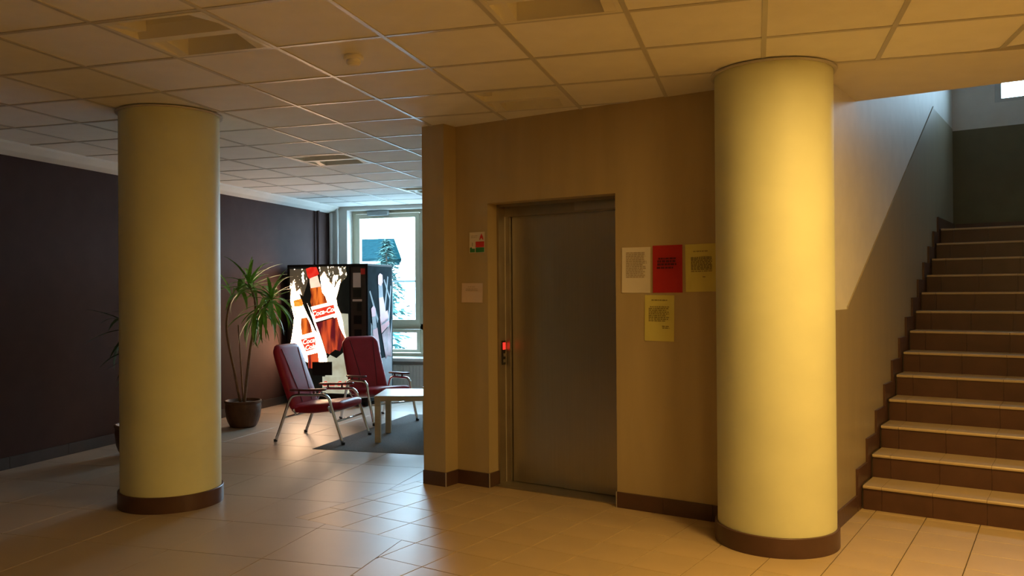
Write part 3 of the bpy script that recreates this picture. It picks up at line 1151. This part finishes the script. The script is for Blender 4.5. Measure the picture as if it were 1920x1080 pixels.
for k, (key, nm, mm) in enumerate((('iceS', 'ice_picture', 'side_pale'), ('st1', 'splash_picture', 'side_white'), ('st2', 'splash_picture', 'side_white'), ('st3', 'splash_picture', 'side_white'),
                                  ('st4', 'splash_picture', 'side_white'), ('st5', 'splash_picture', 'side_white'), ('st6', 'splash_picture', 'side_white'),
                                  ('neckS1', 'bottle_neck_picture', 'side_pale'), ('bodyS1', 'bottle_picture', 'side_label'), ('lowS1', 'bottle_picture', 'side_cola'), ('labS1', 'bottle_label_picture', 'side_label'), ('capS1', 'bottle_cap_picture', 'side_red'),
                                  ('neckS2', 'bottle_neck_picture', 'side_pale'), ('bodyS2', 'bottle_picture', 'side_label'), ('capS2', 'bottle_cap_picture', 'side_red'))):
    MB().slab(side, SIDE[key], .002 + .0006 * k, .0026 + .0006 * k).build(nm, mm, sp)
sm = Matrix.Translation(side(79, 110, .013)) @ Matrix.Rotation(math.radians(90), 4, 'Z') @ Matrix.Rotation(math.radians(90), 4, 'X') @ Matrix.Rotation(math.radians(16), 4, 'Z')
text_mesh('logo_text', 'Coca-Cola', .055, .35, 'side_white', sp, sm)


# ---- armchairs
def loft(path, wfun, tfun, n=20, ex=4.0, caps=(.55, .85)):
    """cushion swept along a path of (x,z); width along y, thickness along the normal"""
    pts = [V((p[0], 0, p[1])) for p in path]
    rings = []
    L = len(pts)
    for i, p in enumerate(pts):
        d = (pts[min(i + 1, L - 1)] - pts[max(i - 1, 0)]).normalized()
        nn = V((-d.z, 0, d.x))
        rings.append((p, d, nn, wfun(i / (L - 1)), tfun(i / (L - 1))))
    full = []
    p, d, nn, w, t = rings[0]
    full += [(p - d * t * .85, nn, w - t * .9, t * .35), (p - d * t * .55, nn, w - t * .3, t * .8)]
    full += [(p, nn, w, t) for p, d, nn, w, t in rings]
    p, d, nn, w, t = rings[-1]
    full += [(p + d * t * .55, nn, w - t * .3, t * .8), (p + d * t * .85, nn, w - t * .9, t * .35)]
    vs, fs = [], []
    for p, nn, w, t in full:
        for k in range(n):
            a = 2 * math.pi * (k + .5) / n
            c_, s_ = math.cos(a), math.sin(a)
            yy = w * math.copysign(abs(c_) ** (2 / ex), c_)
            tt = t * math.copysign(abs(s_) ** (2 / ex), s_)
            tt *= 1.0
            vs.append(p + V((0, yy, 0)) + nn * tt)
    for i in range(len(full) - 1):
        for k in range(n):
            j = (k + 1) % n
            fs.append((i * n + k, i * n + j, (i + 1) * n + j, (i + 1) * n + k))
    fs.append(tuple(range(n - 1, -1, -1)))
    fs.append(tuple((len(full) - 1) * n + k for k in range(n)))
    return MB().add(vs, fs)


def make_chair(loc, rz, label):
    r = empty('armchair', loc, rz, label, 'armchair', 'burgundy armchairs in the lounge')
    hw_ = .283
    # cushions
    seatp = catmull([(-.205, .0, .315), (-.06, 0, .318), (.12, 0, .338), (.27, 0, .358)], 4)
    seat = loft([(p.x, p.z) for p in seatp], lambda t: .245 - .004 * t, lambda t: .046 + .006 * math.sin(math.pi * t))
    seat.build('seat', 'leather', r, smooth=True)
    backp = catmull([(-.225, 0, .335), (-.272, 0, .47), (-.335, 0, .63), (-.395, 0, .80), (-.428, 0, .905)], 4)
    wf = lambda t: .245 - .012 * t - .030 * max(0, (t - .85) / .15) ** 2
    back = loft([(p.x, p.z) for p in backp], wf, lambda t: .038 + .008 * math.sin(math.pi * min(1, t * 1.1)))
    bo = back.build('backrest', 'leather', r, smooth=True)
    # two stitched seams on the front of the back, converging downwards, and piping round the edge
    for s in (-1, 1):
        pts = []
        for i, p in enumerate(backp[1:-1]):
            t = (i + 1) / (len(backp) - 1)
            d = (backp[i + 2] - backp[i]).normalized()
            nn = V((d.z, 0, -d.x))
            th = .038 + .008 * math.sin(math.pi * min(1, t * 1.1))
            pts.append(p + nn * (th - .0005) + V((0, s * (.085 + .075 * t), 0)))
        MB().tube(pts, .0035, 6).build('seam', 'seam', bo, smooth=True)
    # tubular side frames
    for s in (-1, 1):
        y = s * hw_
        key = [(.352, y, .012), (.285, y, .20), (.228, y, .375), (.212, y, .425), (.185, y, .455), (.14, y, .470), (0, y, .466), (-.13, y, .462),
               (-.185, y, .447), (-.215, y, .415), (-.24, y, .36), (-.31, y, .175), (-.375, y, .012)]
        MB().tube(catmull(key, 4), .0145, 10).build('side_frame', 'chrome', r, smooth=True)
        for x, in ((.356,), (-.379,)):
            MB().tube([(x, y, 0), (x, y, .024)], .0185, 10).build('rubber_foot', 'black', r)
        # arm pad on two posts
        pad = loft([(-.205, .507), (-.10, .510), (.05, .515), (.165, .522)], lambda t: .026, lambda t: .0115, 12, 3.0)
        for v in pad.v:
            v.y += y
        pad.build('arm_pad', 'armwood', r, smooth=True)
        for x in (-.115, .045):
            MB().tube([(x, y, .470), (x, y, .505)], .010, 8).build('arm_post', 'armwood', r)
    MB().tube([(.272, -hw_, .215), (.272, hw_, .215)], .010, 10).build('front_stretcher', 'chrome', r, smooth=True)
    MB().tube([(-.285, -hw_, .235), (-.285, hw_, .235)], .010, 10).build('rear_stretcher', 'chrome', r, smooth=True)
    for x, z in ((-.18, .262), (.20, .298)):
        MB().tube([(x, -hw_ + .0, z + .06), (x, -hw_ + .045, z), (x, hw_ - .045, z), (x, hw_, z + .06)], .010, 8).build('seat_rail', 'chrome', r, smooth=True)
    return r


A = make_chair((-4.155, 7.415, .0036), 0, 'burgundy armchair with chrome legs in front, turned side-on towards the table')
Bc = copy_tree(A)
Bc['label'] = 'burgundy armchair with chrome legs behind, facing the hall in front of the drink machine'
Bc.location = (-4.150, 8.655, 0.0036)
Bc.rotation_euler = (0, 0, math.radians(-33))

# ---- tables


def make_table(loc, rz, label):
    r = empty('coffee_table', loc, rz, label, 'coffee table')
    w_, d_, h_ = .275, .305, .452
    MB().box(-w_, w_, -d_, d_, h_ - .05, h_, None, .003).build('tabletop', 'birch', r)
    for sx in (-1, 1):
        for s2 in (-1, 1):
            x, y = sx * (w_ - .03), s2 * (d_ - .03)
            MB().box(x - .027, x + .027, y - .027, y + .027, 0, h_ - .0505, None, .0).build('leg', 'birch', r)
    return r


tz = math.radians(14.5)
o_ = V((-3.535, 7.345, 0)) + V((math.cos(tz), math.sin(tz), 0)) * .245 + V((-math.sin(tz), math.cos(tz), 0)) * .275
make_table((o_.x, o_.y, .003), tz, 'light birch coffee table in front of the armchairs, cut off by the pier')
q = V((-3.39, 8.10, 0)) + V((math.cos(tz), math.sin(tz), 0)) * .245 + V((-math.sin(tz), math.cos(tz), 0)) * .275
t2 = make_table((q.x + .02, q.y + .05, .003), tz, 'second birch coffee table behind the first, mostly hidden by the pier')

tag(MB().box(-3.985, -2.25, 6.88, 9.15, .0, .003, None, .0015).build('rug', 'rug'), 'grey flat rug under the coffee tables', 'rug')


# ---- potted plants
def leaf_mesh(length, width, droop, seg=6):
    vs, fs = [], []
    for i in range(seg + 1):
        t = i / seg
        a = droop * t
        # arc in the x-z plane, starts along +x and bends down
        x = length * (math.sin(a) / droop if abs(droop) > .01 else t)
        z = -length * ((1 - math.cos(a)) / droop if abs(droop) > .01 else 0)
        w = width * (math.sin(math.pi * min(1, .12 + t * .88)) ** .7) * (1 - .35 * t)
        if i == seg:
            w = .0008
        vs += [V((x, -w, z + w * .35)), V((x, 0, z)), V((x, w, z + w * .35))]
    for i in range(seg):
        for k in range(2):
            a = i * 3 + k
            fs.append((a, a + 1, a + 4, a + 3))
    return newmesh('leaf', vs, fs)


LEAVES = {}


def plant(loc, label, stems, crowns, seed, lm, scale=1.0):
    r = empty('potted_plant', loc, 0, label, 'potted plant', None)
    mod = lambda t, z: 1 + .018 * math.sin(18 * t) * (1 if .03 < z < .12 else 0) + .012 * math.sin(9 * t + z * 40)
    m = MB().lathe([(.125, 0), (.140, .010), (.150, .03), (.162, .06), (.176, .11), (.188, .17), (.192, .22), (.186, .255), (.196, .270), (.196, .288), (.182, .290), (.172, .27), (.165, .255)], 48, mod=mod)
    m.build('pot', 'pot', r, auto=True)
    MB().lathe([(.168, .250), (.168, .258), (.08, .268), (.01, .27)], 24).build('soil', 'soil', r, auto=True)
    for pts, ra in stems:
        c = catmull(pts, 4)
        MB().tube(c, [ra * (1 - .35 * i / len(c)) for i in range(len(c))], 8).build('stem', 'stem', r, smooth=True)
    rng = random.Random(seed)
    for (cx_, cy_, cz), n, L, el0, el1, az0, az1 in crowns:
        for k in range(n):
            kind = rng.randrange(5)
            key = (kind, lm)
            if key not in LEAVES:
                LEAVES[key] = leaf_mesh(1.0, .052 + .005 * kind, .5 + .33 * kind)
                LEAVES[key].materials.append(MAT[lm])
                for p in LEAVES[key].polygons:
                    p.use_smooth = True
            o = link('leaf', LEAVES[key], None, r)
            az = math.radians(az0 + (az1 - az0) * ((k * .618034) % 1.0))
            t = (k + .5) / n
            el = math.radians(el0 + (el1 - el0) * t + rng.uniform(-8, 8))
            ln = L * rng.uniform(.8, 1.12)
            o.scale = (ln, ln, ln)
            o.rotation_euler = (0, -el, az)
            o.location = (cx_ + rng.uniform(-.01, .01), cy_ + rng.uniform(-.01, .01), cz - .07 * (1 - t))
    return r


PC = V((-5.405, 7.87, 0))


def pl(x, z, dy=0):        # point in the plant's own frame from its plane
    return V((x - PC.x, dy, z))


plant(PC, 'tall dracaena in a brown ribbed pot by the dark wall, beside the drink machine',
      [([pl(-5.44, .26), pl(-5.50, .60, -.02), pl(-5.585, 1.02, -.03), pl(-5.575, 1.27, -.02), pl(-5.52, 1.47), pl(-5.46, 1.52)], .015),
       ([pl(-5.42, .26, .03), pl(-5.46, .7, .04), pl(-5.495, 1.11, .05)], .010),
       ([pl(-5.39, .26, .0), pl(-5.37, .52, .02), pl(-5.33, .82, .02), pl(-5.27, 1.06, .0), pl(-5.23, 1.26, -.02), pl(-5.245, 1.42, -.02), pl(-5.30, 1.55, -.03)], .017),
       ([pl(-5.225, 1.22, -.02), pl(-5.15, 1.30, -.04), pl(-5.06, 1.35, -.05), pl(-5.02, 1.41, -.05)], .011)],
      [(pl(-5.30, 1.56, -.03), 22, .42, 0, 84, -150, 150), (pl(-5.46, 1.52), 12, .40, 0, 60, -80, 100), (pl(-5.02, 1.42, -.05), 30, .44, -30, 75, -170, 170),
       (pl(-5.24, 1.26, -.02), 12, .38, -70, 0, -170, 170), (pl(-5.10, 1.33, -.04), 14, .40, -65, 5, -170, 170), (pl(-5.56, 1.50), 3, .36, 40, 70, 150, 200)], 5, 'leaf')

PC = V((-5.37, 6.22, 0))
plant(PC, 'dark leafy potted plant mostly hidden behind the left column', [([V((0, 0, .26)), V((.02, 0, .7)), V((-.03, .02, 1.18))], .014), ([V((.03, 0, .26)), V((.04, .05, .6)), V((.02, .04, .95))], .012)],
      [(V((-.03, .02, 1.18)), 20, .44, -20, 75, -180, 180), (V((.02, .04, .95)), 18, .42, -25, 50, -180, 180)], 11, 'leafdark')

# ================================================================== OUTSIDE
ground = struct(MB().box(-80, 60, YW + .42, 140, -.62, -.5).build('ground', 'lawn'))


def tree(name, label, cat, loc, h, rad, m, seed, n=420, cone=True, trunk=True):
    r = empty(name, loc, 0, label, cat)
    rng = random.Random(seed)
    mb = MB()
    for k in range(n):
        t = rng.random() ** .8
        z = h * (.08 + .92 * t)
        rr = rad * ((1 - t) ** .8 if cone else math.sqrt(max(0, 1 - (2 * t - 1) ** 2))) * rng.uniform(.45, 1.0)
        a = rng.uniform(0, 2 * math.pi)
        p = V((rr * math.cos(a), rr * math.sin(a), z))
        s = rad * rng.uniform(.16, .30)
        d = V((math.cos(a), math.sin(a), rng.uniform(-.7, .2))).normalized()
        sd = V((-math.sin(a), math.cos(a), rng.uniform(-.3, .3))).normalized()
        mb.add([p - d * s * .4, p + sd * s * .35, p + d * s, p - sd * s * .35], [(0, 1, 2, 3)])
    mb.build('foliage', m, r)['kind'] = 'stuff'
    if trunk:
        MB().tube([(0, 0, 0), (0, 0, h * .5), (0, 0, h * .93)], [rad * .09, rad * .06, rad * .015], 8).build('trunk', 'trunk', r)
    return r


# house with a pitched roof
hs = empty('house', (-20.0, 40, -.5), 0, 'white house with a grey pitched roof seen through the window', 'house')
MB().prism([(-4.2, 0), (1.5, 0), (-.6, 5), (-4.2, 5)], 0, 3.72).build('wall', 'housewall', hs)
rf = MB()
rf.add([(-4.5, -.5, 3.77), (1.67, -.5, 3.77), (.6, 2.5, 5.01), (-4.5, 2.5, 5.01), (-4.5, -.5, 3.62), (1.67, -.5, 3.62), (.6, 2.5, 4.86), (-4.5, 2.5, 4.86)],
       [(0, 1, 2, 3), (7, 6, 5, 4), (0, 4, 5, 1), (1, 5, 6, 2), (2, 6, 7, 3), (3, 7, 4, 0)])
rf.add([(-4.5, 5.5, 3.77), (-.4, 5.5, 3.77), (.6, 2.5, 5.01), (-4.5, 2.5, 5.01), (-4.5, 5.5, 3.62), (-.4, 5.5, 3.62), (.6, 2.5, 4.86), (-4.5, 2.5, 4.86)],
       [(3, 2, 1, 0), (4, 5, 6, 7), (1, 5, 4, 0), (2, 6, 5, 1), (0, 4, 7, 3)])
rf.build('roof', 'roof', hs)
MB().add([(1.67, -.5, 3.77), (2.34, -.4, 3.72), (-.3, 5.4, 3.72), (-.4, 5.5, 3.77), (.6, 2.5, 5.01)], [(0, 1, 4), (1, 2, 4), (2, 3, 4), (3, 2, 1, 0)]).build('gable', 'gable', hs)
for x in (-2.9, -.7):
    MB().box(x - .5, x + .5, -.03, .02, 1.2, 2.5).build('window', 'gable', hs)

tree('spruce_tree', 'pale spruce tree standing in front of the house roof', 'tree', (-16.6, 35.5, -.5), 4.45, 1.35, 'spruce', 1, 620)
tree('shrub', 'leafy bush outside the window, left of the railing post', 'bush', (-9.35, 19.6, -.5), 2.0, .75, 'bush', 2, 300, False, False)
tree('shrub', 'low bush right below the window', 'bush', (-7.0, 14.6, -.5), 1.35, .7, 'bush', 3, 320, False, False)
tree('shrub', 'low bush further right below the window', 'bush', (-5.1, 14.9, -.5), 1.3, .7, 'bush', 4, 320, False, False)
tree('shrub', 'leafy bush outside the window, right of the railing post', 'bush', (-7.45, 19.9, -.5), 1.9, .7, 'bush', 6, 300, False, False)
fe = empty('garden_railing', (-9.5, 18, -.5), 0, 'grey metal garden railing outside the window', 'railing')
MB().box(-3, 8, -.02, .02, 2.20, 2.25).build('top_rail', 'railing', fe)
MB().box(-3, 8, -.02, .02, 1.15, 1.19).build('lower_rail', 'railing', fe)
for k in range(6):
    MB().box(-3 + 2.1 * k - .03, -3 + 2.1 * k + .03, -.03, .03, 0, 2.2).build('post', 'railing', fe)

# daylight portals in the two windows
area('window_portal', ((WX0 + WX1) / 2, YW + .30, (WZ0 + WZ1) / 2), ((WX0 + WX1) / 2, 0, (WZ0 + WZ1) / 2), WX1 - WX0, WZ1 - WZ0, 1, (1, 1, 1), True)
a, b = S.p((U0 + U1) / 2, BW + .22, (Z0 + Z1) / 2), S.p((U0 + U1) / 2, 0, (Z0 + Z1) / 2)
area('window_portal', a, b, U1 - U0, Z1 - Z0, 1, (1, 1, 1), True)
